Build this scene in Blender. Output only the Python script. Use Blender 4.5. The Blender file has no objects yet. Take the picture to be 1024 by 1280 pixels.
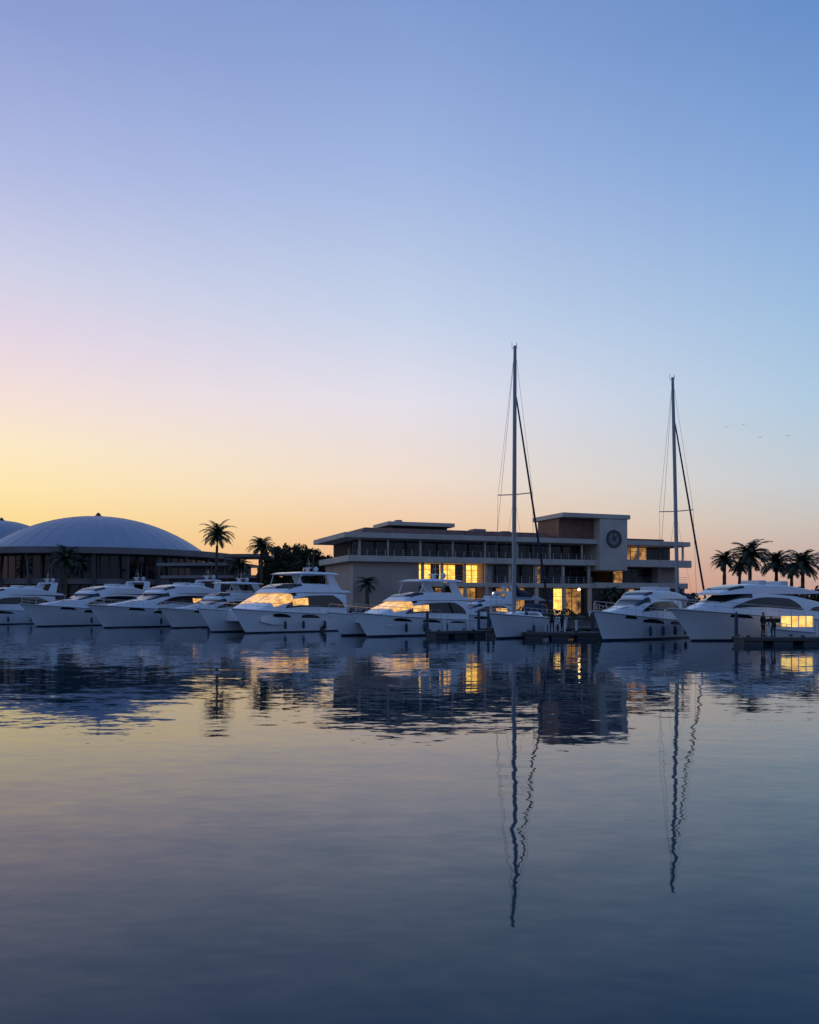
import bpy, math, random
from mathutils import Vector, Matrix
ZOOM=(512,640,1.0)
random.seed(7)
scene=bpy.context.scene
F=1100.0; HZ=755.0; CH=3.0
def WX(px,d): return (px-512)/F*d
def WZ(py,d): return CH+(HZ-py)/F*d
def lin(h):
    h=h.lstrip('#'); o=[]
    for i in (0,2,4):
        c=int(h[i:i+2],16)/255
        o.append(c/12.92 if c<=0.04045 else ((c+0.055)/1.055)**2.4)
    return (o[0],o[1],o[2],1)
# ---------------- materials
def mat(name,col,rough=0.5,var=0.12,scale=2.0,metal=0,bump=0.0,bscale=20,spec=0.5,coat=0):
    m=bpy.data.materials.new(name); m.use_nodes=True
    nt=m.node_tree; b=nt.nodes['Principled BSDF']
    tc=nt.nodes.new('ShaderNodeTexCoord'); n=nt.nodes.new('ShaderNodeTexNoise')
    n.inputs['Scale'].default_value=scale; n.inputs['Detail'].default_value=6
    nt.links.new(tc.outputs['Object'],n.inputs['Vector'])
    r=nt.nodes.new('ShaderNodeValToRGB')
    r.color_ramp.elements[0].position=0.3; r.color_ramp.elements[1].position=0.7
    r.color_ramp.elements[0].color=[c*(1-var) for c in col[:3]]+[1]
    r.color_ramp.elements[1].color=[min(1,c*(1+var)) for c in col[:3]]+[1]
    nt.links.new(n.outputs['Fac'],r.inputs['Fac']); nt.links.new(r.outputs['Color'],b.inputs['Base Color'])
    b.inputs['Roughness'].default_value=rough; b.inputs['Metallic'].default_value=metal
    b.inputs['Specular IOR Level'].default_value=spec
    if coat: b.inputs['Coat Weight'].default_value=coat
    if bump:
        n2=nt.nodes.new('ShaderNodeTexNoise'); n2.inputs['Scale'].default_value=bscale
        nt.links.new(tc.outputs['Object'],n2.inputs['Vector'])
        bp=nt.nodes.new('ShaderNodeBump'); bp.inputs['Strength'].default_value=bump; bp.inputs['Distance'].default_value=0.05
        nt.links.new(n2.outputs['Fac'],bp.inputs['Height']); nt.links.new(bp.outputs['Normal'],b.inputs['Normal'])
    return m
def lit_mat(name,c1,c2,strength,scale=0.8):
    m=bpy.data.materials.new(name); m.use_nodes=True
    nt=m.node_tree; b=nt.nodes['Principled BSDF']
    tc=nt.nodes.new('ShaderNodeTexCoord'); n=nt.nodes.new('ShaderNodeTexNoise')
    n.inputs['Scale'].default_value=scale; n.inputs['Detail'].default_value=5; n.inputs['Roughness'].default_value=0.7
    nt.links.new(tc.outputs['Object'],n.inputs['Vector'])
    r=nt.nodes.new('ShaderNodeValToRGB')
    r.color_ramp.elements[0].position=0.38; r.color_ramp.elements[1].position=0.62
    r.color_ramp.elements[0].color=c1; r.color_ramp.elements[1].color=c2
    nt.links.new(n.outputs['Fac'],r.inputs['Fac'])
    b.inputs['Base Color'].default_value=(0.05,0.04,0.03,1)
    b.inputs['Roughness'].default_value=0.15
    nt.links.new(r.outputs['Color'],b.inputs['Emission Color']); b.inputs['Emission Strength'].default_value=strength
    return m
M={}
M['gel']=mat('white_gelcoat',(0.78,0.80,0.83),0.28,0.03,0.7,coat=0.4)
M['gel2']=mat('offwhite_gelcoat',(0.60,0.62,0.65),0.35,0.05,0.9)
M['boot']=mat('antifoul',(0.02,0.03,0.06),0.5,0.3,2)
M['strip']=mat('rub_rail',(0.18,0.19,0.21),0.35)
M['deck']=mat('teak_deck',(0.30,0.24,0.18),0.6,0.2,4)
M['glass']=mat('tinted_glass',(0.012,0.015,0.02),0.06,0.3,1,spec=0.6)
M['steel']=mat('stainless',(0.5,0.5,0.52),0.25,0.05,3,metal=0.9)
M['mast']=mat('mast_aluminium',(0.26,0.29,0.34),0.4,0.08,1.5,metal=0.3)
M['wire']=mat('rig_wire',(0.10,0.11,0.14),0.5)
M['canvas']=mat('navy_canvas',(0.02,0.03,0.07),0.85,0.25,3,bump=0.3,bscale=6)
M['fender']=mat('fender',(0.03,0.04,0.08),0.5)
M['lit']=lit_mat('lit_window',(0.95,0.36,0.04,1),(1.0,0.72,0.16,1),1.6,1.6)
M['litdim']=lit_mat('dim_window',(0.08,0.035,0.014,1),(0.80,0.38,0.10,1),0.8,0.7)
M['litcab']=lit_mat('cabin_glow',(0.50,0.22,0.05,1),(1.0,0.58,0.18,1),1.3,1.3)
M['litkiosk']=lit_mat('kiosk_glow',(1.0,0.45,0.08,1),(1.0,0.8,0.25,1),1.15,2)
M['bulb']=lit_mat('lamp_bulb',(1.0,0.6,0.25,1),(1.0,0.7,0.3,1),9,1)
M['conc']=mat('cream_concrete',(0.58,0.50,0.43),0.8,0.12,0.35,bump=0.2,bscale=5)
M['wall']=mat('sand_stucco',(0.47,0.37,0.31),0.85,0.15,0.3,bump=0.3,bscale=6)
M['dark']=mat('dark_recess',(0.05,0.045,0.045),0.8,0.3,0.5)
M['brown']=mat('terracotta_roof',(0.22,0.11,0.08),0.8,0.25,1.2)
M['frame']=mat('window_frame',(0.12,0.12,0.13),0.5)
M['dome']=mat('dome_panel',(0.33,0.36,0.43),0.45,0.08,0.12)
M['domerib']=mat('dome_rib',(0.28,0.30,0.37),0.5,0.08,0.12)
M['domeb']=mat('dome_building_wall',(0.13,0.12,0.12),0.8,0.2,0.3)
M['fascia']=mat('fascia',(0.25,0.23,0.23),0.7,0.15,0.3)
M['ground']=mat('paving',(0.12,0.11,0.10),0.9,0.25,0.2,bump=0.2,bscale=3)
M['quay']=mat('quay_concrete',(0.16,0.15,0.14),0.85,0.3,0.8,bump=0.4,bscale=4)
M['plank']=mat('dock_planks',(0.17,0.15,0.13),0.8,0.3,3,bump=0.3,bscale=8)
M['float']=mat('dock_float',(0.07,0.07,0.075),0.7)
M['trunk']=mat('bark',(0.10,0.07,0.05),0.9,0.3,6,bump=0.8,bscale=14)
M['leaf']=mat('foliage',(0.035,0.05,0.022),0.7,0.5,0.9)
M['palm']=mat('palm_frond',(0.04,0.055,0.028),0.6,0.4,1.2)
M['skin']=mat('skin',(0.35,0.2,0.14),0.6,0.06,8)
M['cloth1']=mat('dark_cloth',(0.02,0.022,0.03),0.9,0.25,8)
M['hair']=mat('hair',(0.015,0.012,0.01),0.7)
M['bird']=mat('bird_feathers',(0.12,0.12,0.14),0.8)
M['umb']=mat('parasol_cloth',(0.35,0.33,0.32),0.85)
# ---------------- mesh builder
def empty(name,loc=(0,0,0),rz=0):
    e=bpy.data.objects.new(name,None); e.empty_display_size=0.5
    e.location=loc; e.rotation_euler=(0,0,rz); scene.collection.objects.link(e); return e
class B:
    def __init__(s): s.v=[]; s.f=[]; s.m=[]
    def add(s,vs,fs,mi=0):
        o=len(s.v); s.v+= [tuple(p) for p in vs]
        for f in fs: s.f.append(tuple(i+o for i in f)); s.m.append(mi)
    def box(s,x0,x1,y0,y1,z0,z1,mi=0):
        s.add([(x0,y0,z0),(x1,y0,z0),(x1,y1,z0),(x0,y1,z0),(x0,y0,z1),(x1,y0,z1),(x1,y1,z1),(x0,y1,z1)],
              [(0,3,2,1),(4,5,6,7),(0,1,5,4),(1,2,6,5),(2,3,7,6),(3,0,4,7)],mi)
    def frustum(s,x0,x1,y0,y1,z0,z1,i,mi=0):
        s.add([(x0,y0,z0),(x1,y0,z0),(x1,y1,z0),(x0,y1,z0),(x0+i,y0+i,z1),(x1-i,y0+i,z1),(x1-i,y1-i,z1),(x0+i,y1-i,z1)],
              [(0,3,2,1),(4,5,6,7),(0,1,5,4),(1,2,6,5),(2,3,7,6),(3,0,4,7)],mi)
    def tube(s,pts,rs,n=6,mi=0):
        pts=[Vector(p) for p in pts]
        if not isinstance(rs,(list,tuple)): rs=[rs]*len(pts)
        rings=[]
        for i,p in enumerate(pts):
            d=(pts[min(i+1,len(pts)-1)]-pts[max(i-1,0)]).normalized()
            a=d.cross(Vector((0,0,1)));
            if a.length<0.05: a=d.cross(Vector((1,0,0)))
            a.normalize(); b=d.cross(a)
            rings.append([p+(a*math.cos(2*math.pi*k/n)+b*math.sin(2*math.pi*k/n))*rs[i] for k in range(n)])
        vs=[q for r in rings for q in r]; fs=[]
        for i in range(len(pts)-1):
            for k in range(n):
                fs.append((i*n+k,i*n+(k+1)%n,(i+1)*n+(k+1)%n,(i+1)*n+k))
        fs.append(tuple(range(n-1,-1,-1))); fs.append(tuple((len(pts)-1)*n+k for k in range(n)))
        s.add(vs,fs,mi)
    def sphere(s,c,r,nu=12,nv=8,mi=0):
        if not isinstance(r,(list,tuple)): r=(r,r,r)
        vs=[];fs=[]
        for j in range(nv+1):
            th=math.pi*j/nv
            for i in range(nu):
                ph=2*math.pi*i/nu
                vs.append((c[0]+r[0]*math.sin(th)*math.cos(ph),c[1]+r[1]*math.sin(th)*math.sin(ph),c[2]+r[2]*math.cos(th)))
        for j in range(nv):
            for i in range(nu):
                fs.append((j*nu+i,(j+1)*nu+i,(j+1)*nu+(i+1)%nu,j*nu+(i+1)%nu))
        s.add(vs,fs,mi)
    def obj(s,name,mats,parent=None,smooth=False,bevel=0):
        me=bpy.data.meshes.new(name); me.from_pydata(s.v,[],s.f)
        if not isinstance(mats,(list,tuple)): mats=[mats]
        for m in mats: me.materials.append(m)
        me.polygons.foreach_set('material_index',s.m)
        me.update()
        o=bpy.data.objects.new(name,me); scene.collection.objects.link(o)
        if parent: o.parent=parent
        if smooth:
            for p in me.polygons: p.use_smooth=True
            try: me.set_sharp_from_angle(angle=math.radians(38))
            except Exception: pass
        if bevel:
            md=o.modifiers.new('bev','BEVEL'); md.width=bevel; md.segments=2; md.limit_method='ANGLE'
        return o
class Loft:
    def __init__(s,P): s.P=P; s.N=len(P); s.K=len(P[0])
    def ev(s,u,v):
        a=min(max(u,0),1)*(s.N-1); b=min(max(v,0),1)*(s.K-1)
        i=min(int(a),s.N-2); j=min(int(b),s.K-2); fa=a-i; fb=b-j
        p=s.P
        return (p[i][j]*(1-fa)+p[i+1][j]*fa)*(1-fb)+(p[i][j+1]*(1-fa)+p[i+1][j+1]*fa)*fb
    def nrm(s,u,v):
        e=0.012
        du=s.ev(u+e,v)-s.ev(u-e,v); dv=s.ev(u,v+e)-s.ev(u,v-e)
        n=du.cross(dv)
        if n.length<1e-9: return Vector((0,0,1))
        n.normalize()
        if n.y+n.z*0.8+n.x*0.5<0: n=-n
        return n
    def build(s,b,matrow=lambda j:0,caps=True,capm=0):
        n=s.N;k=s.K
        for sg in (1,-1):
            vs=[Vector((p.x,p.y*sg,p.z)) for r in s.P for p in r]; 
            o=len(b.v); b.v+=[tuple(q) for q in vs]
            for i in range(n-1):
                for j in range(k-1):
                    q=(o+i*k+j,o+(i+1)*k+j,o+(i+1)*k+j+1,o+i*k+j+1)
                    b.f.append(q if sg<0 else q[::-1]); b.m.append(matrow(j))
            if caps:
                for e in (0,n-1):
                    ids=[o+e*k+j for j in range(k)]
                    pts=[s.P[e][j] for j in range(k)]
                    c0=len(b.v); b.v.append((pts[0].x,0,pts[0].z)); b.v.append((pts[-1].x,0,pts[-1].z))
                    b.f.append(tuple([c0]+ids+[c0+1])); b.m.append(capm)
    def overlay(s,b,u0,u1,vlo,vhi,off=0.02,nu=18,nv=4,mi=0,sides=(1,-1)):
        for sg in sides:
            vs=[];fs=[]
            for i in range(nu+1):
                t=i/nu; u=u0+(u1-u0)*t; a=vlo(t) if callable(vlo) else vlo; c=vhi(t) if callable(vhi) else vhi
                for j in range(nv+1):
                    v=a+(c-a)*j/nv
                    p=s.ev(u,v)+s.nrm(u,v)*off
                    vs.append((p.x,p.y*sg if abs(p.y)>1e-6 else 0,p.z))
            for i in range(nu):
                for j in range(nv):
                    q=(i*(nv+1)+j,(i+1)*(nv+1)+j,(i+1)*(nv+1)+j+1,i*(nv+1)+j+1)
                    fs.append(q)
            b.add(vs,fs,mi)
def interp(keys,x):
    if x<=keys[0][0]: return keys[0][1:]
    for a,c in zip(keys,keys[1:]):
        if x<=c[0]:
            t=(x-a[0])/(c[0]-a[0]+1e-9); return tuple(a[k]+(c[k]-a[k])*t for k in range(1,len(a)))
    return keys[-1][1:]
def house(keys,n=44,sm=2):
    x0=keys[0][0]; x1=keys[-1][0]
    S=[list(interp(keys,x0+(x1-x0)*i/(n-1))) for i in range(n)]
    for _ in range(sm):
        T=[list(s) for s in S]
        for i in range(1,n-1):
            for k in range(4): T[i][k]=(S[i-1][k]+2*S[i][k]+S[i+1][k])/4
        S=T
    P=[]
    for i in range(n):
        x=x0+(x1-x0)*i/(n-1); zb,zt,wb,wt=S[i]; h=zt-zb
        L=lambda f:(wb+(wt-wb)*f, zb+h*0.85*f)
        r=[L(0),L(0.33),L(0.66),L(1),(wt*0.95,zt-h*0.05),(wt*0.82,zt),(wt*0.4,zt+h*0.03),(0,zt+h*0.04)]
        P.append([Vector((x,a,c)) for a,c in r])
    return Loft(P)
def hull_loft(L,Bm,hs,hb,n=30,full=0.4,pw=2.3,yo=0):
    P=[]
    for i in range(n):
        t=i/(n-1)
        bs=Bm/2*(1-0.10*(1-t)**3)*(1-max(0,(t-full)/(1-full))**pw)
        sh=hs+(hb-hs)*t**1.6
        r=[(t*L*.86,0,-0.6*(1-t**6)),(t*L*.885,bs*(.86-.38*t**3),-0.02),(t*L*.892,bs*(.87-.36*t**3),0.14),
           (t*L*.93,bs*(.94-.26*t**3),0.14+(sh-.14)*.38),(t*L*.965,bs*(.985-.12*t**3),0.14+(sh-.14)*.7),
           (t*L*.992,bs,sh-0.16),(t*L*.999,bs+0.025*(1-t**8),sh-0.08),(t*L,bs,sh),(t*L,max(0,bs-.12),sh),(t*L,max(0,bs-.14),sh-.1),(t*L,0,sh-.06)]
        P.append([Vector(p) for p in r])
    return Loft(P)
hullmat=lambda j:{0:1,1:1,5:2,8:0,9:3}.get(j,0)
def smooth_sh(s,p=0.5): return max(0.0,math.sin(math.pi*s))**p
def rails(b,lf,u0,u1,h=0.75,n=9,sides=(1,-1),yo=0,r=0.022):
    for sg in sides:
        tops=[];mids=[]
        for i in range(n):
            u=u0+(u1-u0)*i/(n-1); p=lf.ev(u,7.5/10)
            q=Vector((p.x-0.05,max(0.0,abs(p.y)-0.05)*sg+yo,p.z))
            b.tube([q,q+Vector((0,0,h))],r*0.9,5)
            tops.append(q+Vector((0,0,h))); mids.append(q+Vector((0,0,h*0.5)))
        b.tube(tops,r,5); b.tube(mids,r*0.6,4)
def fender(b,x,y,z,r=0.15,h=0.7):
    b.tube([(x,y,z-h/2-.08),(x,y,z-h/2),(x,y,z-h/2+.12),(x,y,z+h/2-.12),(x,y,z+h/2),(x,y,z+h/2+.08)],[r*.3,r*.75,r,r,r*.75,r*.3],8)
    b.tube([(x,y,z+h/2),(x,y,z+h/2+.7)],0.015,4)
def radar(bw,bs,x,z,y=0):
    bw.tube([(x,y,z),(x,y,z+.5)],[.12,.08],8); bw.box(x-.07,x+.07,y-.65,y+.65,z+.5,z+.62)
    bw.sphere((x-.7,y+.7,z+.42),(.28,.28,.3)); bw.tube([(x-.7,y+.7,z-.05),(x-.7,y+.7,z+.3)],.08,6)
    bw.sphere((x-.7,y-.7,z+.38),(.22,.22,.26)); bw.tube([(x-.7,y-.7,z-.05),(x-.7,y-.7,z+.3)],.07,6)
    bs.tube([(x-.5,y+.3,z),(x-.8,y+.3,z+2.4)],[.02,.01],4); bs.tube([(x-.5,y-.9,z),(x-1.0,y-.9,z+1.9)],[.02,.01],4)
    bs.tube([(x-.3,y,z),(x-.3,y,z+1.5)],[.05,.02],5); bs.tube([(x-.3,y-.35,z+1.1),(x-.3,y+.35,z+1.1)],.02,4)
def place(name,bow,stern):
    d=Vector((bow[0]-stern[0],bow[1]-stern[1])); L=d.length
    return empty(name,(stern[0],stern[1],0),math.atan2(d.y,d.x)),L

def motor_yacht(name,bow,stern,Bm,hs,hb,hm,hf,hard=True,fly=True,long_roof=False,arch=True,fo=0.0,full=.4,glow=False):
    e,L=place(name,bow,stern)
    lf=hull_loft(L,Bm,hs,hb,full=full)
    b=B(); lf.build(b,hullmat); b.obj('hull',[M['gel'],M['boot'],M['strip'],M['deck']],e,True)
    sh=lambda x:hs+(hb-hs)*(max(0,x/L))**1.6-.08
    def bw(x):
        t=x/L; return Bm/2*(1-max(0,(t-full)/(1-full))**2.3)
    k=[]
    prof=[(.10,.98),(.14,1),(.46,1.0),(.52,.9),(.62,.52),(.74,.30),(.84,.12),(.88,0.03)]
    ws=(.505,.645); sw=(.13,.60)
    if long_roof:
        prof=[(.03,.22),(.12,.42),(.25,.70),(.42,.95),(.62,1.0),(.68,.92),(.78,.50),(.86,.22),(.92,0.03)]
        ws=(.665,.80); sw=(.40,.76)
    for t,f in prof:
        x=t*L; w=max(0.25,bw(x)-0.42) if t<(.7+fo) else max(.12,bw(x)*.66)
        k.append((x,sh(x)-.02,sh(x)+max(.05,hm*f),w,w*(.88 if f>.6 else .8)))
    h=house(k)
    b=B(); h.build(b); b.obj('deckhouse',M['gel'],e,True)
    x0=k[0][0];x1=k[-1][0]; U=lambda t:(t*L-x0)/(x1-x0)
    g=B()
    h.overlay(g,U(sw[0]),U(sw[1]),lambda s:.20-.02*s,lambda s:.20+.22*min(1,s*5)**.5*(1-s**3.0)**.7+0.0,.03,nu=24)
    if long_roof: h.overlay(g,U(.16),U(.36),lambda s:.22,lambda s:.22+.16*min(1,s*2.5)**.8*(1-s**6),.03,nu=24)
    h.overlay(g,U(ws[0]),U(ws[1]),lambda s:.50-.12*(1-s),1.0,.03,nu=10,nv=8)
    if not long_roof: h.overlay(g,U(.67),U(.78),lambda s:.62,lambda s:.62+.2*smooth_sh(s),.02,nu=10)
    lf.overlay(g,.42,.66,lambda s:.40,lambda s:.40+.09*smooth_sh(s,.35),.015,nu=18)
    lf.overlay(g,.70,.80,lambda s:.45,lambda s:.45+.07*smooth_sh(s,.35),.015,nu=10)
    lf.overlay(g,.16,.34,lambda s:.40,lambda s:.40+.08*smooth_sh(s,.35),.015,nu=12)
    g.obj('windows',M['glass'],e,True)
    if glow:
        g=B(); h.overlay(g,U(sw[0]+.05),U(sw[0]+.20),.22,.34,.05,nu=12); g.obj('lit_saloon',M['litcab'],e,True)
    zt=sh((.3+fo)*L)+hm
    w=min(bw(.3*L)-.5,bw((.45+fo)*L)-.55)
    T=lambda t:(t+fo)*L
    if fly:
        f=house([(T(.04),zt-.02,zt+.12,w,w*.97),(T(.12),zt-.08,zt+.35,w,w*.98),(T(.22),zt-.1,zt+hf*.9,w,w*.97),(T(.42),zt-.1,zt+hf,w*.95,w*.88),(T(.50),zt-.12,zt+hf*.6,w*.85,w*.75),(T(.56),zt-.2,zt-.02,w*.7,w*.6)])
        b=B(); f.build(b); b.obj('flybridge',M['gel'],e,True)
        g=B(); f.overlay(g,.80,.93,lambda s:.35,1.0,.03,nu=8,nv=7); g.obj('fly_screen',M['glass'],e,True)
        b=B(); b.box(T(.3),T(.34),-w*.5,w*.5,zt+hf,zt+hf+.35); b.box(T(.2),T(.24),-w*.7,w*.7,zt+hf*.8,zt+hf+.3); b.obj('helm_seats',M['gel2'],e,False,.06)
    bwht=B(); bst=B()
    if hard:
        zh=zt+hf+1.25
        hh=house([(T(.10),zh-.02,zh+.08,w*.8,w*.7),(T(.16),zh-.05,zh+.16,w*.9,w*.84),(T(.38),zh-.05,zh+.2,w*.88,w*.8),(T(.45),zh-.06,zh+.08,w*.75,w*.65),(T(.47),zh-.06,zh+.0,w*.6,w*.5)],sm=1)
        b=B(); hh.build(b)
        for sg in (1,-1):
            yy=w*.84*sg
            b.add([(T(.10),yy-.07,zt+.1),(T(.17),yy-.07,zt+.1),(T(.25),yy-.07,zh),(T(.18),yy-.07,zh),(T(.10),yy+.07,zt+.1),(T(.17),yy+.07,zt+.1),(T(.25),yy+.07,zh),(T(.18),yy+.07,zh)],[(0,1,2,3),(7,6,5,4),(0,4,5,1),(1,5,6,2),(2,6,7,3),(3,7,4,0)])
            b.tube([(T(.46),yy*.75,zt+hf*.6),(T(.42),yy*.8,zh)],.05,6)
        b.obj('hardtop',M['gel'],e,True)
        radar(bwht,bst,T(.26),zh+.15)
    elif arch:
        za=zt+hf+.7
        b=B()
        a0,a1,a2,a3=T(.10),T(.10)+1.4,T(.07),T(.07)+1.1
        b.add([(a0,-w,zt),(a1,-w,zt),(a3,-w*.8,za+.2),(a2,-w*.8,za+.1),(a0,w,zt),(a1,w,zt),(a3,w*.8,za+.2),(a2,w*.8,za+.1),
              (a0,-w+.2,zt),(a1,-w+.2,zt),(a3-.1,-w*.8+.2,za),(a2+.1,-w*.8+.2,za-.08),(a0,w-.2,zt),(a1,w-.2,zt),(a3-.1,w*.8-.2,za),(a2+.1,w*.8-.2,za-.08)],
              [(0,1,2,3),(8,11,10,9),(1,9,10,2),(0,3,11,8),(4,7,6,5),(12,13,14,15),(5,6,14,13),(4,12,15,7),(2,6,7,3),(10,11,15,14),(2,10,14,6),(3,7,15,11)])
        b.obj('radar_arch',M['gel'],e,True); radar(bwht,bst,T(.11),za+.15)
    b=B(); b.box(-.9,0.05,-Bm*.42,Bm*.42,.28,.42)
    if not long_roof:
        b.box(.02*L,.13*L,-w,w,zt-.16,zt-.06)
        for sg in (1,-1): b.tube([(.03*L,w*.9*sg,hs),(.03*L,w*.9*sg,zt-.1)],.05,6)
    b.box(.0,.06,-Bm*.3,Bm*.3,hs-.05,hs+.5)
    b.obj('aft_deck',M['gel2'],e,False,.03)
    if bwht.v: bwht.obj('radar',M['gel2'],e,True)
    rails(bst,lf,.42,.985); 
    bst.tube([(L*.985,0,hb-.1),(L+.35,0,hb-.15),(L+.5,0,hb-.5)],.05,6)
    bst.obj('rails_and_aerials',M['steel'],e)
    fb=B()
    for t in (.15,.3,.46,.6):
        for sg in (1,-1):
            p=lf.ev(t,.6); fender(fb,p.x,(p.y+.2)*sg,.75)
    fb.obj('fenders',M['fender'],e,True)
    return e,L

def catamaran(name,bow,stern,sep,Bh,hs,hb,hm,hf,lit_side=True,hard=True):
    e,L=place(name,bow,stern)
    lf=hull_loft(L,Bh,hs,hb,full=.35,pw=1.9)
    yc=-sep/2
    for yo in (0,-sep):
        b=B(); lf.build(b,hullmat); b.v=[(x,y+yo,z) for x,y,z in b.v]
        b.obj('hull_a' if yo==0 else 'hull_b',[M['gel'],M['boot'],M['strip'],M['deck']],e,True)
        g=B(); lf.overlay(g,.60,.74,.40,lambda s:.40+.08*smooth_sh(s,.35),.02,nu=14); lf.overlay(g,.36,.52,.40,lambda s:.40+.09*smooth_sh(s,.35),.02,nu=14)
        lf.overlay(g,.14,.28,.40,lambda s:.40+.07*smooth_sh(s,.35),.02,nu=14)
        g.v=[(x,y+yo,z) for x,y,z in g.v]; g.obj('hull_ports',M['glass'],e,True)
    e2=empty('upperworks',(0,yc,0)); e2.parent=e
    W=(sep+Bh)/2
    dz=lambda t:hs+(hb-hs)*t**1.6-.1
    br=house([(.02*L,.85,dz(.1),W-.5,W-.5),(.5*L,.8,dz(.5),W-.5,W-.5),(.72*L,.85,dz(.72),W-.5,W-.5),(.80*L,1.2,dz(.78)-.05,W-.7,W-.8)])
    b=B(); br.build(b); b.obj('bridge_deck',M['gel'],e2,True)
    wl=W-.25
    k=[(.08*L,dz(.1),dz(.1)+hm*.95,wl-.2,wl-.35),(.14*L,dz(.1),dz(.1)+hm,wl-.2,wl-.35),(.46*L,dz(.46)-.05,dz(.2)+hm,wl-.25,wl-.5),(.56*L,dz(.5)-.05,dz(.2)+hm*.85,wl-.35,wl-.8),(.68*L,dz(.66)-.05,dz(.66)+hm*.35,wl-.6,wl-1.1),(.78*L,dz(.75)-.05,dz(.75)+.1,wl-.9,wl-1.5)]
    h=house(k); b=B(); h.build(b); b.obj('deckhouse',M['gel'],e2,True)
    U=lambda t:(t-.08)/.70
    g=B(); h.overlay(g,U(.10),U(.60),.16,lambda s:.16+.27*min(1,s*5)**.5*(1-s**4)**.6,.03,nu=26)
    h.overlay(g,U(.50),U(.53),.46,1.0,.03,nu=6,nv=8); g.obj('windows',M['glass'],e2,True)
    g=B(); h.overlay(g,U(.535),U(.675),lambda s:.30,1.0,.035,nu=12,nv=10); g.obj('saloon_front_glass',M['litcab'],e2,True)
    b=B()
    for vv in (.55,.75,1.0):
        h.overlay(b,U(.53),U(.68),vv-.012,vv,.06,nu=10,nv=1)
    b.obj('window_mullions',M['gel'],e2)
    if lit_side:
        g=B(); h.overlay(g,U(.42),U(.54),.20,.36,.05,nu=8); g.obj('lit_cabin',M['litcab'],e2,True)
    zt=dz(.2)+hm; w=wl-.45
    f=house([(.03*L,zt-.02,zt+.12,w,w*.97),(.12*L,zt-.08,zt+.3,w,w*.98),(.2*L,zt-.1,zt+hf*.95,w,w*.95),(.42*L,zt-.1,zt+hf,w,w*.9),(.50*L,zt-.12,zt+hf*.6,w*.9,w*.75),(.57*L,zt-.25,zt-.05,w*.8,w*.65)])
    b=B(); f.build(b); b.obj('flybridge',M['gel'],e2,True)
    g=B(); f.overlay(g,.76,.92,lambda s:.4,1.0,.03,nu=8,nv=7); g.obj('fly_screen',M['glass'],e2,True)
    bst=B(); bw=B()
    if hard:
        zh=zt+hf+1.1
        hh=house([(.09*L,zh-.02,zh+.06,w*.8,w*.7),(.14*L,zh-.05,zh+.16,w*.9,w*.84),(.38*L,zh-.05,zh+.2,w*.88,w*.8),(.46*L,zh-.06,zh+.0,w*.6,w*.5)],sm=1)
        b=B(); hh.build(b)
        for sg in (1,-1):
            yy=w*.82*sg
            b.add([(.09*L,yy-.07,zt+.1),(.17*L,yy-.07,zt+.1),(.23*L,yy-.07,zh),(.17*L,yy-.07,zh),(.09*L,yy+.07,zt+.1),(.17*L,yy+.07,zt+.1),(.23*L,yy+.07,zh),(.17*L,yy+.07,zh)],[(0,1,2,3),(7,6,5,4),(0,4,5,1),(1,5,6,2),(2,6,7,3),(3,7,4,0)])
            b.tube([(.45*L,yy*.8,zt+hf*.6),(.41*L,yy*.85,zh)],.05,6)
        b.obj('hardtop',M['gel'],e2,True); radar(bw,bst,.24*L,zh+.15)
    b=B(); b.box(-.6,.1*L,-w,w,.5,.7); b.box(.02*L,.12*L,-w,w,zt-.16,zt-.04)
    for sg in (1,-1): b.tube([(.03*L,w*.9*sg,.7),(.03*L,w*.9*sg,zt-.1)],.05,6)
    b.obj('aft_deck',M['gel2'],e2,False,.03); bw.obj('radar',M['gel2'],e2,True)
    bst.obj('aerials',M['steel'],e2)
    b=B(); rails(b,lf,.35,.98,sides=(1,)); rails(b,lf,.35,.98,sides=(-1,),yo=-sep); b.obj('rails',M['steel'],e)
    fb=B()
    for t in (.12,.32,.5,.64):
        p=lf.ev(t,.6); fender(fb,p.x,p.y+.2,.8)
    fb.obj('fenders',M['fender'],e,True)
    return e,L

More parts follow.
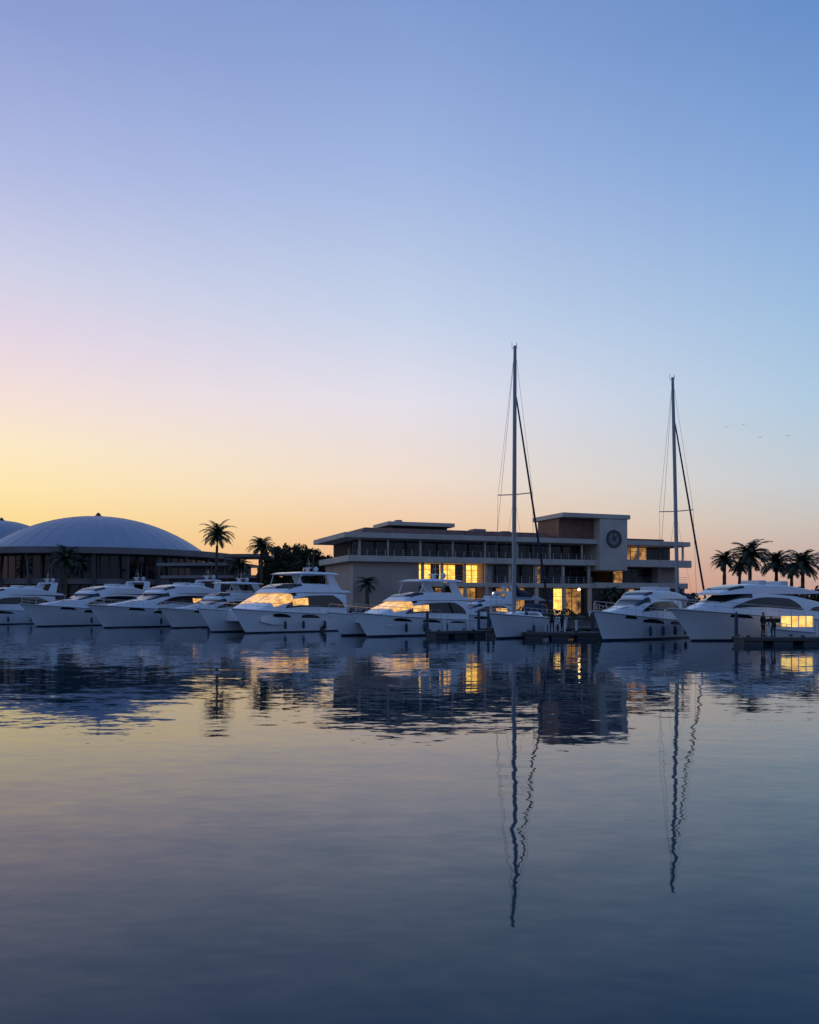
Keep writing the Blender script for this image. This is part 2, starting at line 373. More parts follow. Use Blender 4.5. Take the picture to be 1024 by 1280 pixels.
def sailboat(name,bow,stern,Bm,hs,hb,mx,H,sz,lean=0.0):
    e,L=place(name,bow,stern)
    lf=hull_loft(L,Bm,hs,hb,full=.35,pw=2.0)
    b=B(); lf.build(b,hullmat); b.obj('hull',[M['gel'],M['boot'],M['strip'],M['deck']],e,True)
    sh=lambda t:hs+(hb-hs)*t**1.6-.08
    h=house([(.30*L,sh(.3),sh(.3)+.35,Bm*.28,Bm*.24),(.36*L,sh(.36),sh(.3)+.6,Bm*.3,Bm*.25),(.6*L,sh(.6)-.02,sh(.5)+.5,Bm*.24,Bm*.19),(.74*L,sh(.74)-.03,sh(.74)+.08,Bm*.14,Bm*.1)])
    b=B(); h.build(b); b.obj('coachroof',M['gel'],e,True)
    g=B(); h.overlay(g,.15,.7,.2,lambda s:.2+.18*smooth_sh(s,.4),.02,nu=16); 
    lf.overlay(g,.35,.6,.50,lambda s:.50+.05*smooth_sh(s,.3),.015,nu=14)
    g.obj('windows',M['glass'],e,True)
    s=house([(.24*L,sh(.3)+.2,sh(.3)+1.25,Bm*.26,Bm*.2),(.30*L,sh(.3)+.2,sh(.3)+1.3,Bm*.27,Bm*.2),(.36*L,sh(.3)+.3,sh(.3)+.65,Bm*.24,Bm*.18)],n=16)
    b=B(); s.build(b); b.obj('spray_hood',M['canvas'],e,True)
    zd=sh(mx/L)+.45
    tip=Vector((mx-.25,lean,H))
    base=Vector((mx,0,zd-.5))
    P=lambda z:base+(tip-base)*((z-base.z)/(tip.z-base.z))
    b=B(); b.tube([base,P(H*.55),P(H*.85),tip],[.20,.19,.17,.14],10)
    b.tube([tip,tip+Vector((0,0,.1))],.16,8)
    b.tube([tip+Vector((0,.25,-.1)),tip+Vector((0,-.3,-.1))],.03,5)
    b.tube([tip+Vector((0,-.3,0)),tip+Vector((0,-.3,.5))],.02,4)
    b.tube([tip+Vector((.1,.2,0)),tip+Vector((.1,.2,.3))],.03,4)
    c=P(sz); sp=1.7
    b.tube([c+Vector((-.15,sp,.08)),c,c+Vector((-.15,-sp,.08))],.05,5)
    b.obj('mast',M['mast'],e,True)
    w=B()
    for sg in (1,-1):
        t=c+Vector((-.15,sp*sg,.08)); ch=Vector((mx-.2,Bm*.44*sg,sh(mx/L)))
        w.tube([tip,t],.014,4); w.tube([t,ch],.014,4); w.tube([c,ch+Vector((.3,0,0))],.011,4)
    w.tube([tip,(L*.985,0,hb)],.016,5)
    w.obj('shrouds_and_stays',M['wire'],e)
    f=B(); a=P(H*.86); z=Vector((0.05,0,hs+1.0))
    f.tube([tip,a],.03,5)
    f.tube([a,a+(z-a)*.06,a+(z-a)*.5,a+(z-a)*.96,z],[.03,.075,.10,.12,.05],8); f.obj('furled_sail',M['canvas'],e,True)
    bz=zd+1.25
    f=B(); f.tube([(mx-.2,0,bz),(mx-.3*L,0,bz-.05)],.09,8); f.obj('boom',M['mast'],e,True)
    f=B(); f.tube([(mx-.02,0,bz+1.3),(mx-.3,0,bz+.75),(mx-.9,0,bz+.42),(mx-.18*L,0,bz+.32),(mx-.3*L,0,bz+.15)],[.12,.3,.36,.28,.12],10); f.obj('sail_cover',M['canvas'],e,True)
    r=B(); rails(r,lf,.03,.98,h=.65,n=14)
    r.tube([(.05,-Bm*.3,hs),(.05,-Bm*.3,hs+1.6),(.05,Bm*.3,hs+1.6),(.05,Bm*.3,hs)],.03,5)
    pts=[(.12*L,.5*math.cos(a*.524),hs+.8+.5*math.sin(a*.524)) for a in range(13)]
    r.tube(pts,.025,5); r.tube([(.12*L,-.5,hs+.8),(.12*L,.5,hs+.8)],.015,4); r.tube([(.13*L,0,hs),(.13*L,0,hs+.9)],.08,6)
    r.obj('rails',M['steel'],e)
    fb=B()
    for t in (.25,.45,.62):
        for sg in (1,-1):
            p=lf.ev(t,.6); fender(fb,p.x,(p.y+.18)*sg,.8,.14,.6)
    fb.obj('fenders',M['fender'],e,True)
    return e,L
# ---------------- boats
def PT(px,d): return (WX(px,d),d)
motor_yacht('motor_yacht',PT(-112,120),PT(76,139),5.4,1.9,2.9,2.5,1.0,hard=False)
motor_yacht('motor_yacht',PT(24,114),PT(186,136),5.6,2.0,3.1,2.5,1.0,hard=False)
motor_yacht('motor_yacht',PT(108,108),PT(274,129),5.8,2.0,3.0,2.5,1.05,hard=False,glow=True)
motor_yacht('motor_yacht',PT(198,107),PT(330,127),5.2,1.7,2.6,2.0,.8,hard=True)
catamaran('power_catamaran',PT(288,88),PT(438,101),5.6,2.6,1.9,2.6,2.5,.9)
catamaran('power_catamaran',PT(440,79),PT(592,89),4.0,2.1,1.5,2.3,2.0,.7)
sailboat('sailing_yacht',PT(611,74.5),PT(686,85.5),4.3,1.7,2.3,7.95,WZ(434,79),12.8)
motor_yacht('motor_yacht',PT(741,71),PT(842,80),4.3,1.6,2.5,1.9,.6,hard=False,arch=False)
sailboat('sailing_yacht',PT(820,82),PT(884,95),4.2,1.6,2.1,9.6,WZ(474,88),WZ(640,88),lean=-0.62)
motor_yacht('motor_yacht',PT(836,70),PT(1060,80),5.4,1.6,2.7,2.0,.7,hard=False,long_roof=True,fo=.24,full=.55,arch=False)
motor_yacht('motor_yacht',PT(545,101),PT(640,108),4.0,1.4,2.2,1.6,.6,hard=False,glow=True)
e,L=place('cabin_motorboat',PT(962,69.0),PT(1028,70.2))
lf=hull_loft(L,1.9,.8,1.15); b=B(); lf.build(b,hullmat); b.obj('hull',[M['gel'],M['boot'],M['strip'],M['deck']],e,True)
b=B(); b.box(.25*L,.72*L,-.72,.72,2.05,2.15); b.box(.27*L,.7*L,-.68,.68,.75,1.2)
for x in (.27,.41,.55,.68):
    for y in (-.66,.6): b.box(x*L,x*L+.07,y,y+.07,1.2,2.05)
b.obj('cabin',M['gel'],e,False,.02)
b=B(); b.box(.29*L,.68*L,-.62,.62,1.2,2.04); b.obj('lit_cabin_interior',M['litkiosk'],e)
b=B(); rails(b,lf,.7,.98,h=.4,n=5); b.obj('rails',M['steel'],e)

# ---------------- docks
def dock(px0,d0,px1,d1,w):
    a=PT(px0,d0); c=PT(px1,d1); d=Vector((c[0]-a[0],c[1]-a[1])); L=d.length
    e=empty('floating_dock',(a[0],a[1],0),math.atan2(d.y,d.x))
    b=B(); n=int(L/.16)
    for i in range(n): b.box(i*.16,i*.16+.145,-w/2,w/2,.50,.55)
    b.obj('planks',M['plank'],e)
    b=B(); b.box(0,L,-w/2-.04,-w/2+.06,.30,.545); b.box(0,L,w/2-.06,w/2+.04,.30,.545)
    i=0
    while i<L-1.2: b.box(i+.1,i+1.5 if i+1.5<L else L,-w/2+.08,w/2-.08,-.3,.48); i+=2.2
    for k in range(int(L/4)+1):
        for sg in (1,-1): b.box(k*4+.3,k*4+.55,sg*(w/2-.1)-.05,sg*(w/2-.1)+.05,.55,.70)
    b.obj('floats_and_cleats',M['float'],e)
    b=B()
    for x in (0.4,L-.5): b.tube([(x,w/2+.2,-1),(x,w/2+.2,2.2)],.14,8); b.tube([(x,w/2+.2,2.2),(x,w/2+.2,2.45)],[.16,.02],8)
    b.obj('piles',M['fender'],e)
    b=B()
    for x in (L*.3,L*.7): b.box(x-.1,x+.1,w/2-.35,w/2-.15,.55,1.5); b.box(x-.13,x+.13,w/2-.38,w/2-.12,1.5,1.58)
    b.obj('power_pedestals',M['gel2'],e,False,.02)
dock(538,79,612,83,1.6); dock(655,77,752,77,2.2); dock(922,65.6,1075,65.6,2.2)
dock(395,96,440,104,1.5); dock(270,108,300,124,1.6); dock(180,128,240,140,1.6); dock(90,138,110,144,1.6)
dock(612,90,900,98,2.2); dock(850,99,1075,99,2.2)

# ---------------- people
def person(px,d,z,rz,pose,c_top,c_leg,h=1.76):
    e=empty('person',(WX(px,d),d,z),rz); s=h/1.76
    if pose=='stand':
        J={'pel':(0,0,.95),'sp':(0,.01,1.15),'ch':(0,.0,1.36),'nk':(0,0,1.50),'hb':(0,-.01,1.56),
           'lh':(.10,0,.90),'lk':(.11,-.02,.50),'la':(.12,.02,.09),'lt':(.13,-.14,.04),
           'rh':(-.10,0,.90),'rk':(-.12,-.03,.50),'ra':(-.14,.02,.09),'rt':(-.16,-.14,.04),
           'ls':(.19,0,1.42),'le':(.25,.03,1.14),'lw':(.24,-.06,.88),'rs':(-.19,0,1.42),'re':(-.26,.02,1.14),'rw':(-.20,-.16,.95)}
    else:
        J={'pel':(0,.10,.86),'sp':(0,.04,1.06),'ch':(0,-.12,1.22),'nk':(0,-.22,1.33),'hb':(0,-.27,1.38),
           'lh':(.10,.08,.82),'lk':(.12,-.06,.46),'la':(.12,.04,.09),'lt':(.13,-.12,.04),
           'rh':(-.10,.08,.82),'rk':(-.12,-.10,.46),'ra':(-.13,.06,.09),'rt':(-.14,-.10,.04),
           'ls':(.19,-.16,1.26),'le':(.22,-.30,1.02),'lw':(.16,-.45,.86),'rs':(-.19,-.16,1.26),'re':(-.22,-.30,1.02),'rw':(-.14,-.47,.88)}
    R={'pel':.145,'sp':.135,'ch':.16,'nk':.06,'hb':.055,'lh':.10,'lk':.062,'la':.045,'lt':.04,'ls':.07,'le':.045,'lw':.03}
    for k in list(R):
        if k[0]=='l' : R['r'+k[1:]]=R[k]
    names=list(J); idx={n:i for i,n in enumerate(names)}
    E=[('pel','sp'),('sp','ch'),('ch','nk'),('nk','hb'),('pel','lh'),('lh','lk'),('lk','la'),('la','lt'),('pel','rh'),('rh','rk'),('rk','ra'),('ra','rt'),('ch','ls'),('ls','le'),('le','lw'),('ch','rs'),('rs','re'),('re','rw')]
    me=bpy.data.meshes.new('body'); me.from_pydata([tuple(c*s for c in J[n]) for n in names],[(idx[a],idx[b]) for a,b in E],[])
    o=bpy.data.objects.new('body',me); scene.collection.objects.link(o); o.parent=e
    md=o.modifiers.new('skin','SKIN'); md.use_smooth_shade=True
    for i,n in enumerate(names):
        sv=me.skin_vertices[0].data[i]; r=R[n]*s; sv.radius=(r,r*(.75 if n in('pel','sp','ch') else 1)); sv.use_root=(n=='pel')
    o.modifiers.new('sub','SUBSURF').levels=1; o.modifiers['sub'].render_levels=1
    m=bpy.data.materials.new('clothes'); m.use_nodes=True; nt=m.node_tree; bs=nt.nodes['Principled BSDF']; bs.inputs['Roughness'].default_value=.9
    tc=nt.nodes.new('ShaderNodeTexCoord'); sx=nt.nodes.new('ShaderNodeSeparateXYZ'); cr=nt.nodes.new('ShaderNodeValToRGB')
    nt.links.new(tc.outputs['Object'],sx.inputs[0]); nt.links.new(sx.outputs['Z'],cr.inputs['Fac']); nt.links.new(cr.outputs['Color'],bs.inputs['Base Color'])
    cr.color_ramp.interpolation='CONSTANT'; cr.color_ramp.elements[0].color=(*c_leg,1); cr.color_ramp.elements[1].position=.93*s if .93*s<1 else .99; cr.color_ramp.elements[1].color=(*c_top,1)
    me.materials.append(m)
    hd=Vector(J['hb'])+Vector((0,-.02 if pose=='stand' else -.07,.10))
    b=B(); b.sphere([c*s for c in hd],(.078*s,.095*s,.118*s),14,10)
    b.sphere([hd.x*s,(hd.y-.098)*s,(hd.z-.01)*s],(.014*s,.02*s,.024*s),6,5)
    for sg in (1,-1): b.sphere([(hd.x+.08*sg)*s,hd.y*s,(hd.z-.01)*s],(.012,.022,.032),6,5)
    for side,w,el in (('l','lw','le'),('r','rw','re')):
        p=Vector(J[w])*s; dr=(p-Vector(J[el])*s).normalized(); sd=dr.cross(Vector((0,0,1)));
        if sd.length<.2: sd=Vector((0,1,0))
        sd.normalize()
        b.tube([p,p+dr*.04,p+dr*.09],[.028,.038,.034],8)
        for k,(off,ln) in enumerate(((-.028,.065),(-.009,.078),(.010,.072),(.028,.055))):
            q=p+dr*.085+sd*off; b.tube([q,q+dr*ln*.5,q+dr*ln*.85+Vector((0,-.015,-.01))],[.010,.009,.007],5)
        q=p+dr*.03-sd*.034; b.tube([q,q+dr*.03-sd*.025,q+dr*.06-sd*.03],[.011,.010,.007],5)
    b.obj('head_and_hands',M['skin'],e,True)
    b=B()
    for sg in (1,-1): b.sphere([(hd.x+.03*sg)*s,(hd.y-.088)*s,(hd.z+.012)*s],(.012*s,.009*s,.008*s),6,5)
    b.sphere([hd.x*s,(hd.y-.088)*s,(hd.z-.055)*s],(.025*s,.008*s,.006*s),6,5)
    b.sphere([hd.x*s,(hd.y+.022)*s,(hd.z+.032)*s],(.086*s,.092*s,.108*s),14,10); b.obj('hair_and_features',M['hair'],e,True)
    b=B()
    for sg in (1,-1):
        lk='l' if sg>0 else 'r'; a=Vector(J[lk+'a'])*s; t=Vector(J[lk+'t'])*s
        b.sphere([(a.x+t.x)/2,(a.y+t.y)/2-.01,.045],(.05,.14,.045),10,6)
    b.obj('shoes',M['cloth1'],e,True)
person(954,66.0,.55,0.5,'stand',(.015,.016,.022),(.02,.02,.03),1.8)
person(967,65.6,.55,-1.0,'bend',(.03,.03,.045),(.02,.02,.025),1.72)
person(690,77.0,.55,2.8,'stand',(.012,.013,.02),(.015,.015,.02),1.85)
person(703,76.8,.55,-2.4,'stand',(.02,.02,.03),(.012,.012,.016),1.75)

# ---------------- land, quay, water
pts=[(-900,158),(-60,150),(-31,144),(-22,116),(400,112),(900,112),(3000,3000),(3000,9000),(-5000,9000),(-5000,158)]
b=B(); b.add([(x,y,1.3) for x,y in pts],[tuple(range(len(pts)))]); b.obj('ground',M['ground'])
e=empty('quay_wall'); b=B()
ql=[(-900,158),(-60,150),(-31,144),(-22,116),(400,112),(900,112)]
for (ax,ay),(cx,cy) in zip(ql,ql[1:]):
    b.add([(ax,ay,-2),(cx,cy,-2),(cx,cy,1.296),(ax,ay,1.296)],[(0,1,2,3)])
    b.add([(ax,ay-.25,1.15),(cx,cy-.25,1.15),(cx,cy-.25,1.42),(ax,ay-.25,1.42),(ax,ay+.3,1.15),(cx,cy+.3,1.15),(cx,cy+.3,1.42),(ax,ay+.3,1.42)],[(0,1,2,3),(4,7,6,5),(3,2,6,7),(0,4,5,1)])
b.obj('wall_and_coping',M['quay'],e)
b=B(); b.add([(-9000,-300,0),(9000,-300,0),(9000,12000,0),(-9000,12000,0)],[(0,1,2,3)]); water=b.obj('water',M['boot'])
m=bpy.data.materials.new('water_surface'); m.use_nodes=True; nt=m.node_tree; N=nt.nodes; K=nt.links
bs=N['Principled BSDF']; bs.inputs['Base Color'].default_value=(0.0005,0.036,0.060,1); bs.inputs['Roughness'].default_value=0.025; bs.inputs['IOR'].default_value=1.29
bs.inputs['Specular Tint'].default_value=(0.30,0.80,1.0,1)
geo=N.new('ShaderNodeNewGeometry')
def noise(sc,scale3,det,rough=.5):
    mp=N.new('ShaderNodeMapping'); mp.inputs['Scale'].default_value=scale3; mp.inputs['Rotation'].default_value=(0,0,.12)
    K.new(geo.outputs['Position'],mp.inputs['Vector'])
    n=N.new('ShaderNodeTexNoise'); n.inputs['Scale'].default_value=sc; n.inputs['Detail'].default_value=det; n.inputs['Roughness'].default_value=rough
    K.new(mp.outputs[0],n.inputs['Vector'])
    s=N.new('ShaderNodeVectorMath'); s.operation='SUBTRACT'; s.inputs[1].default_value=(.5,.5,.5); K.new(n.outputs['Color'],s.inputs[0]); return s.outputs[0]
def scl(v,vec):
    s=N.new('ShaderNodeVectorMath'); s.operation='MULTIPLY'; s.inputs[1].default_value=vec; K.new(v,s.inputs[0]); return s.outputs[0]
def addv(a,c):
    s=N.new('ShaderNodeVectorMath'); s.operation='ADD'; K.new(a,s.inputs[0]); K.new(c,s.inputs[1]); return s.outputs[0]
n1=scl(noise(.8,(.4,1,1),2),(.018,.032,0)); n2=scl(noise(2.6,(.4,1,1),2),(.012,.036,0)); n3=scl(noise(.15,(.35,1,1),2),(.004,.014,0)); n4=scl(noise(7,(.4,1,1),2),(.006,.036,0))
sm=addv(addv(n1,n2),addv(n3,n4))
up=N.new('ShaderNodeVectorMath'); up.operation='ADD'; up.inputs[1].default_value=(0,0,1); K.new(sm,up.inputs[0])
nm=N.new('ShaderNodeVectorMath'); nm.operation='NORMALIZE'; K.new(up.outputs[0],nm.inputs[0]); K.new(nm.outputs[0],bs.inputs['Normal'])
water.data.materials[0]=m

# ---------------- clubhouse
ang=math.atan2(.353,.935)
C0=(WX(440,120),120)
ch=empty('clubhouse_building',(C0[0],C0[1],0),ang)
def U(px):
    k=(px-512)/F; return (k*120-C0[0])/(math.cos(ang)-math.sin(ang)*k)
G=1.3; LU=U(848); D=13
b=B(); b.box(-.2,U(520),-1.2,D,G-.3,8.7); b.box(U(820),LU-.8,-.6,D,G-.3,8.7)
b.box(U(600),U(612),-.9,2,G-.3,8.7)
b.obj('solid_walls',M['wall'],ch)
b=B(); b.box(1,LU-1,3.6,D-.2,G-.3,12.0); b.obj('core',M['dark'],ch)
b=B()
b.box(-1.8,LU+.3,-2.6,D+1,11.9,12.6)
b.box(-1.2,LU,-2.2,D,8.72,9.55)
b.box(U(521),U(735),-1.9,3.5,5.4,6.0); b.box(U(735),LU,-2.4,3.5,5.35,6.2)
b.box(U(770),LU+.2,-3.0,-2.25,8.6,9.7)
b.box(U(690),U(773),-3.2,6,15.7,16.35)
b.box(U(489),U(573),1.2,8,14.05,14.6)
b.obj('slabs',M['conc'],ch,False,.05)
b=B(); b.box(U(736),U(770),-3.05,2.5,8.0,15.69); b.obj('clock_tower',M['conc'],ch,False,.05)
b=B(); b.frustum(U(448),U(690),-1.0,D-.5,12.6,13.5,.9); b.box(U(693),U(735.5),-1.4,5,12.62,15.68); b.box(U(774),U(830),0,D-1,12.62,13.1); b.obj('tile_roof',M['brown'],ch)
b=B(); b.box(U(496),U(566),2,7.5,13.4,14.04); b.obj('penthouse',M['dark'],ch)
def glaze(u0,u1,z0,z1,w,step,lits,name):
    g=B(); fr=B(); li=B(); ld=B()
    n=max(1,int((u1-u0)/step)); st=(u1-u0)/n
    for i in range(n):
        a=u0+i*st; c=a+st; t=li if any(p<=(a+c)/2<=q and k==1 for p,q,k in lits) else (ld if any(p<=(a+c)/2<=q for p,q,k in lits) else g)
        t.box(a+.05,c-.05,w,w+.06,z0+.05,z1-.05)
        fr.box(a-.05,a+.05,w-.06,w+.1,z0,z1)
    fr.box(u0,u1,w-.05,w+.05,z1-.12,z1-.005); fr.box(u0,u1,w-.05,w+.05,z0+.005,z0+.1)
    fr.box(u0,u1,w-.04,w+.04,z0+(z1-z0)*.68,z0+(z1-z0)*.68+.06)
    g.obj(name+'_glass',M['glass'],ch); fr.obj(name+'_frames',M['frame'],ch)
    if li.v: li.obj(name+'_lit',M['lit'],ch)
    if ld.v: ld.obj(name+'_dim',M['litdim'],ch)
glaze(.5,LU-.6,9.55,11.9,1.2,1.5,[(U(770),U(812),2)],'upper')
glaze(U(521),U(735),6.0,8.7,1.0,1.25,[(U(523),U(546),1),(U(549),U(575),1),(U(578),U(599),1),(U(668),U(680),2)],'middle')
glaze(U(771),LU-1,6.2,8.7,1.0,1.5,[(U(775),U(783),2)],'middle_b')
glaze(U(521),LU-1,G,5.4,1.2,1.6,[(U(546),U(597),2),(U(622),U(655),2),(U(698),U(712),1),(U(712),U(735),2),(U(786),U(800),2)],'ground_floor')
b=B(); 
for p in (524,548,576,602,632,664,698,730,776,800,826,845):
    u=U(p); b.box(u-.22,u+.22,-1.85,-1.4,G,5.4); 
    if p<735: b.box(u-.18,u+.18,-1.5,-1.15,6.0,8.72)
for p in (445,480,520,560,600,640,680,720,790,845): u=U(p); b.box(u-.12,u+.12,-1.8,-1.55,9.55,11.9)
b.obj('columns',M['conc'],ch)
b=B()
for z in (9.75,10.05,10.4): b.tube([(-1.1,-2.1,z),(U(735),-2.1,z)],.025,4)
for z in (6.3,6.65,7.0): b.tube([(U(521),-1.75,z),(U(735),-1.75,z)],.025,4); b.tube([(U(772),-2.2,z+.1),(LU,-2.2,z+.1)],.025,4)
u=-1.1
while u<U(735): b.tube([(u,-2.1,9.5),(u,-2.1,10.4)],.025,4); u+=1.3
u=U(521)
while u<U(735): b.tube([(u,-1.75,6),(u,-1.75,7.0)],.025,4); u+=1.3
b.obj('railings',M['steel'],ch)
uc=(U(736)+U(770))/2; zc=12.7
b=B()
def ring(r,t,n=36,y=-3.12):
    pts=[(uc+r*math.cos(2*math.pi*i/n),y,zc+r*math.sin(2*math.pi*i/n)) for i in range(n+1)]; b.tube(pts,t,5)
ring(1.25,.09); ring(.95,.04); ring(.3,.06)
for i in range(12):
    a=i*math.pi/6; b.tube([(uc+.95*math.cos(a),-3.12,zc+.95*math.sin(a)),(uc+1.2*math.cos(a),-3.12,zc+1.2*math.sin(a))],.05,4)
b.tube([(uc,-3.14,zc),(uc+.45,-3.14,zc+.35)],.05,4); b.tube([(uc,-3.14,zc),(uc-.1,-3.14,zc+.85)],.04,4)
b.obj('clock_face',M['dark'],ch)
b=B(); n=32; b.add([(uc,-3.075,zc)]+[(uc+1.22*math.cos(2*math.pi*i/n),-3.075,zc+1.22*math.sin(2*math.pi*i/n)) for i in range(n)],[(0,1+(i+1)%n,1+i) for i in range(n)]); b.obj('clock_dial',M['fascia'],ch)
b=B(); b.box(U(600),U(615),2,4,13.5,14.0); b.box(U(640),U(650),3,5,13.5,13.9); b.box(U(505),U(512),3,4,14.6,15.0); b.obj('roof_plant',M['fascia'],ch)
# ---------------- domed hall
def domed(cx,cy,Rs,zr,Rd,hd,name):
    e=empty(name,(cx,cy,0))
    def cyl(b,r0,r1,z0,z1,n=96,mi=0):
        b.add([(r0*math.cos(2*math.pi*i/n),r0*math.sin(2*math.pi*i/n),z0) for i in range(n)]+[(r1*math.cos(2*math.pi*i/n),r1*math.sin(2*math.pi*i/n),z1) for i in range(n)],
          [(i,(i+1)%n,n+(i+1)%n,n+i) for i in range(n)]+[tuple(range(n-1,-1,-1)),tuple(range(n,2*n))],mi)
    b=B(); cyl(b,Rs-.3,Rs,zr-1.2,zr-.1); cyl(b,Rs-2.5,Rs-2.2,6.6,7.6); b.obj('roof_fascia',M['fascia'],e)
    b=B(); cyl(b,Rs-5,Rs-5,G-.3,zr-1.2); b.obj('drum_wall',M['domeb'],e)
    g=B(); fr=B(); n=90
    for i in range(n):
        a=2*math.pi*i/n
        for z0,z1 in ((G+.2,6.5),(7.7,zr-1.3)):
            c,s_=math.cos(a),math.sin(a); r=Rs-4.9; hw=math.pi*r/n*.8
            p=[(c*r-s_*w,s_*r+c*w,z) for w,z in ((-hw,z0),(hw,z0),(hw,z1),(-hw,z1))]
            g.add(p,[(0,1,2,3)])
        if i%3==0: fr.tube([((Rs-2.8)*math.cos(a),(Rs-2.8)*math.sin(a),G),((Rs-1.4)*math.cos(a),(Rs-1.4)*math.sin(a),zr-1.2)],.28,6)
    g.obj('glazing',M['glass'],e); fr.obj('columns',M['domeb'],e)
    R=(Rd*Rd+hd*hd)/(2*hd); b=B(); nv=24; nu=96; vs=[];fs=[]
    for j in range(nv+1):
        r=Rd*(1-j/nv) if j<nv else .05
        z=zr+math.sqrt(R*R-r*r)-(R-hd)
        for i in range(nu):
            vs.append((r*math.cos(2*math.pi*i/nu),r*math.sin(2*math.pi*i/nu),z))
    for j in range(nv):
        for i in range(nu): fs.append((j*nu+i,j*nu+(i+1)%nu,(j+1)*nu+(i+1)%nu,(j+1)*nu+i))
    b.add(vs,fs); cyl(b,Rd+.6,Rd+.5,zr-.1,zr+.25); b.obj('dome',M['dome'],e,True)
    b=B()
    for i in range(40):
        a=2*math.pi*i/40; P=[]
        for j in range(13):
            r=Rd*(1-j/13.5); P.append((r*math.cos(a),r*math.sin(a),zr+math.sqrt(R*R-r*r)-(R-hd)))
        b.tube(P,.04,4)
    b.obj('dome_ribs',M['domerib'],e)
    b=B(); z=zr+hd; cyl(b,.9,.8,z-.1,z+.25,16); b.tube([(0,0,z+.25),(0,0,z+.5),(0,0,z+.75),(0,0,z+.9)],[.4,.5,.3,.1],10); b.obj('finial',M['domeb'],e)
domed(WX(123,185),185,29.5,13.3,22.5,8.0,'domed_hall')
domed(WX(2,232),232,20,17.5,15.5,7.4,'domed_hall')
e=empty('low_pavilion',(WX(250,150),152,0),-.1)
b=B(); b.box(-6,9,0,10,G-.2,7.4); b.box(-3,6,2,9,7.4,9.6); b.obj('walls',M['domeb'],e)
b=B(); b.box(-7,11,-1.4,11,7.4,7.9); b.box(3.5,10.5,-.5,9,11.1,11.6); b.box(-8,7,-.8,10,9.6,10.1); b.obj('roofs',M['fascia'],e)
b=B(); 
for i in range(10): b.box(-5.7+i*1.45,-4.5+i*1.45,-.05,.0,2,6.6)
b.obj('windows',M['glass'],e)
b=B(); 
for x in (4,10): b.tube([(x,0,7.9),(x,0,11.1)],.15,6)
for i in range(7): b.tube([(-6.5+i*2.8,-1.1,G),(-6.5+i*2.8,-1.1,7.4)],.14,6)
b.obj('posts',M['domeb'],e)

# ---------------- vegetation
def palm(px,d,cy,rad,seed,base=1.3,nf=34,lean=0):
    random.seed(seed); X=WX(px,d); z=WZ(cy,d)
    e=empty('palm_tree',(X-lean,d,base)); H=z-base
    b=B(); P=[];R=[]
    for i in range(14):
        t=i/13; P.append((lean*t**1.7,0.1*math.sin(t*3),H*t)); R.append(.30-.12*t+(.03 if i%2 else 0)+(.16*max(0,t-.9)/.1)+(.12 if i==0 else 0))
    b.tube(P,R,9); b.obj('trunk',M['trunk'],e,True)
    top=Vector(P[-1]); f=B()
    for k in range(nf):
        az=k*2.39996+random.uniform(-.2,.2); el=math.radians(78-115*(k/nf)+random.uniform(-8,8)); L=rad*random.uniform(.85,1.15)*(1.15 if el>0 else 1)
        p=top.copy(); hd=Vector((math.cos(az),math.sin(az),0)); seg=12; sp=[p.copy()]
        for s in range(seg):
            a=el-(1.5*(s/seg)**1.4)*(1.1 if el>0 else .6)
            p=p+(hd*math.cos(a)+Vector((0,0,math.sin(a))))*(L/seg); sp.append(p.copy())
        f.tube(sp,[.035*(1-i/len(sp))+.01 for i in range(len(sp))],3)
        side=Vector((-hd.y,hd.x,0))
        for s in range(1,seg+1):
            for q in (0,.5):
                c=sp[s-1]*(1-q)+sp[s]*q; dr=(sp[s]-sp[s-1]).normalized(); ll=rad*.30*(math.sin(math.pi*min(1,(s+q)/(seg+1)*.85+.12)))+.08
                for sg in (1,-1):
                    dd=(dr*.55+side*sg*.75+Vector((0,0,-.25+random.uniform(-.15,.15)))).normalized()
                    wv=dr*(.05+rad*.012)
                    f.add([c-wv,c+wv,c+dd*ll],[(0,1,2)])
    f.obj('fronds',M['palm'],e)
palm(272,147,668,3.0,1,lean=.4); palm(327,134,683,2.2,2); palm(82,153,700,3.4,3); palm(459,117,730,1.5,4,nf=26)
palm(906,119,700,1.9,5); palm(938,117,695,3.0,6,nf=44); palm(971,121,704,2.6,7,nf=40); palm(1004,115,705,2.6,8,nf=40); palm(1038,118,700,2.3,9); palm(990,128,712,1.8,10); palm(925,130,710,1.7,12); palm(300,150,708,2.2,13)
palm(-20,156,705,3,14); palm(765,118,740,1.2,15,nf=22); palm(560,118,738,1.2,16,nf=22)
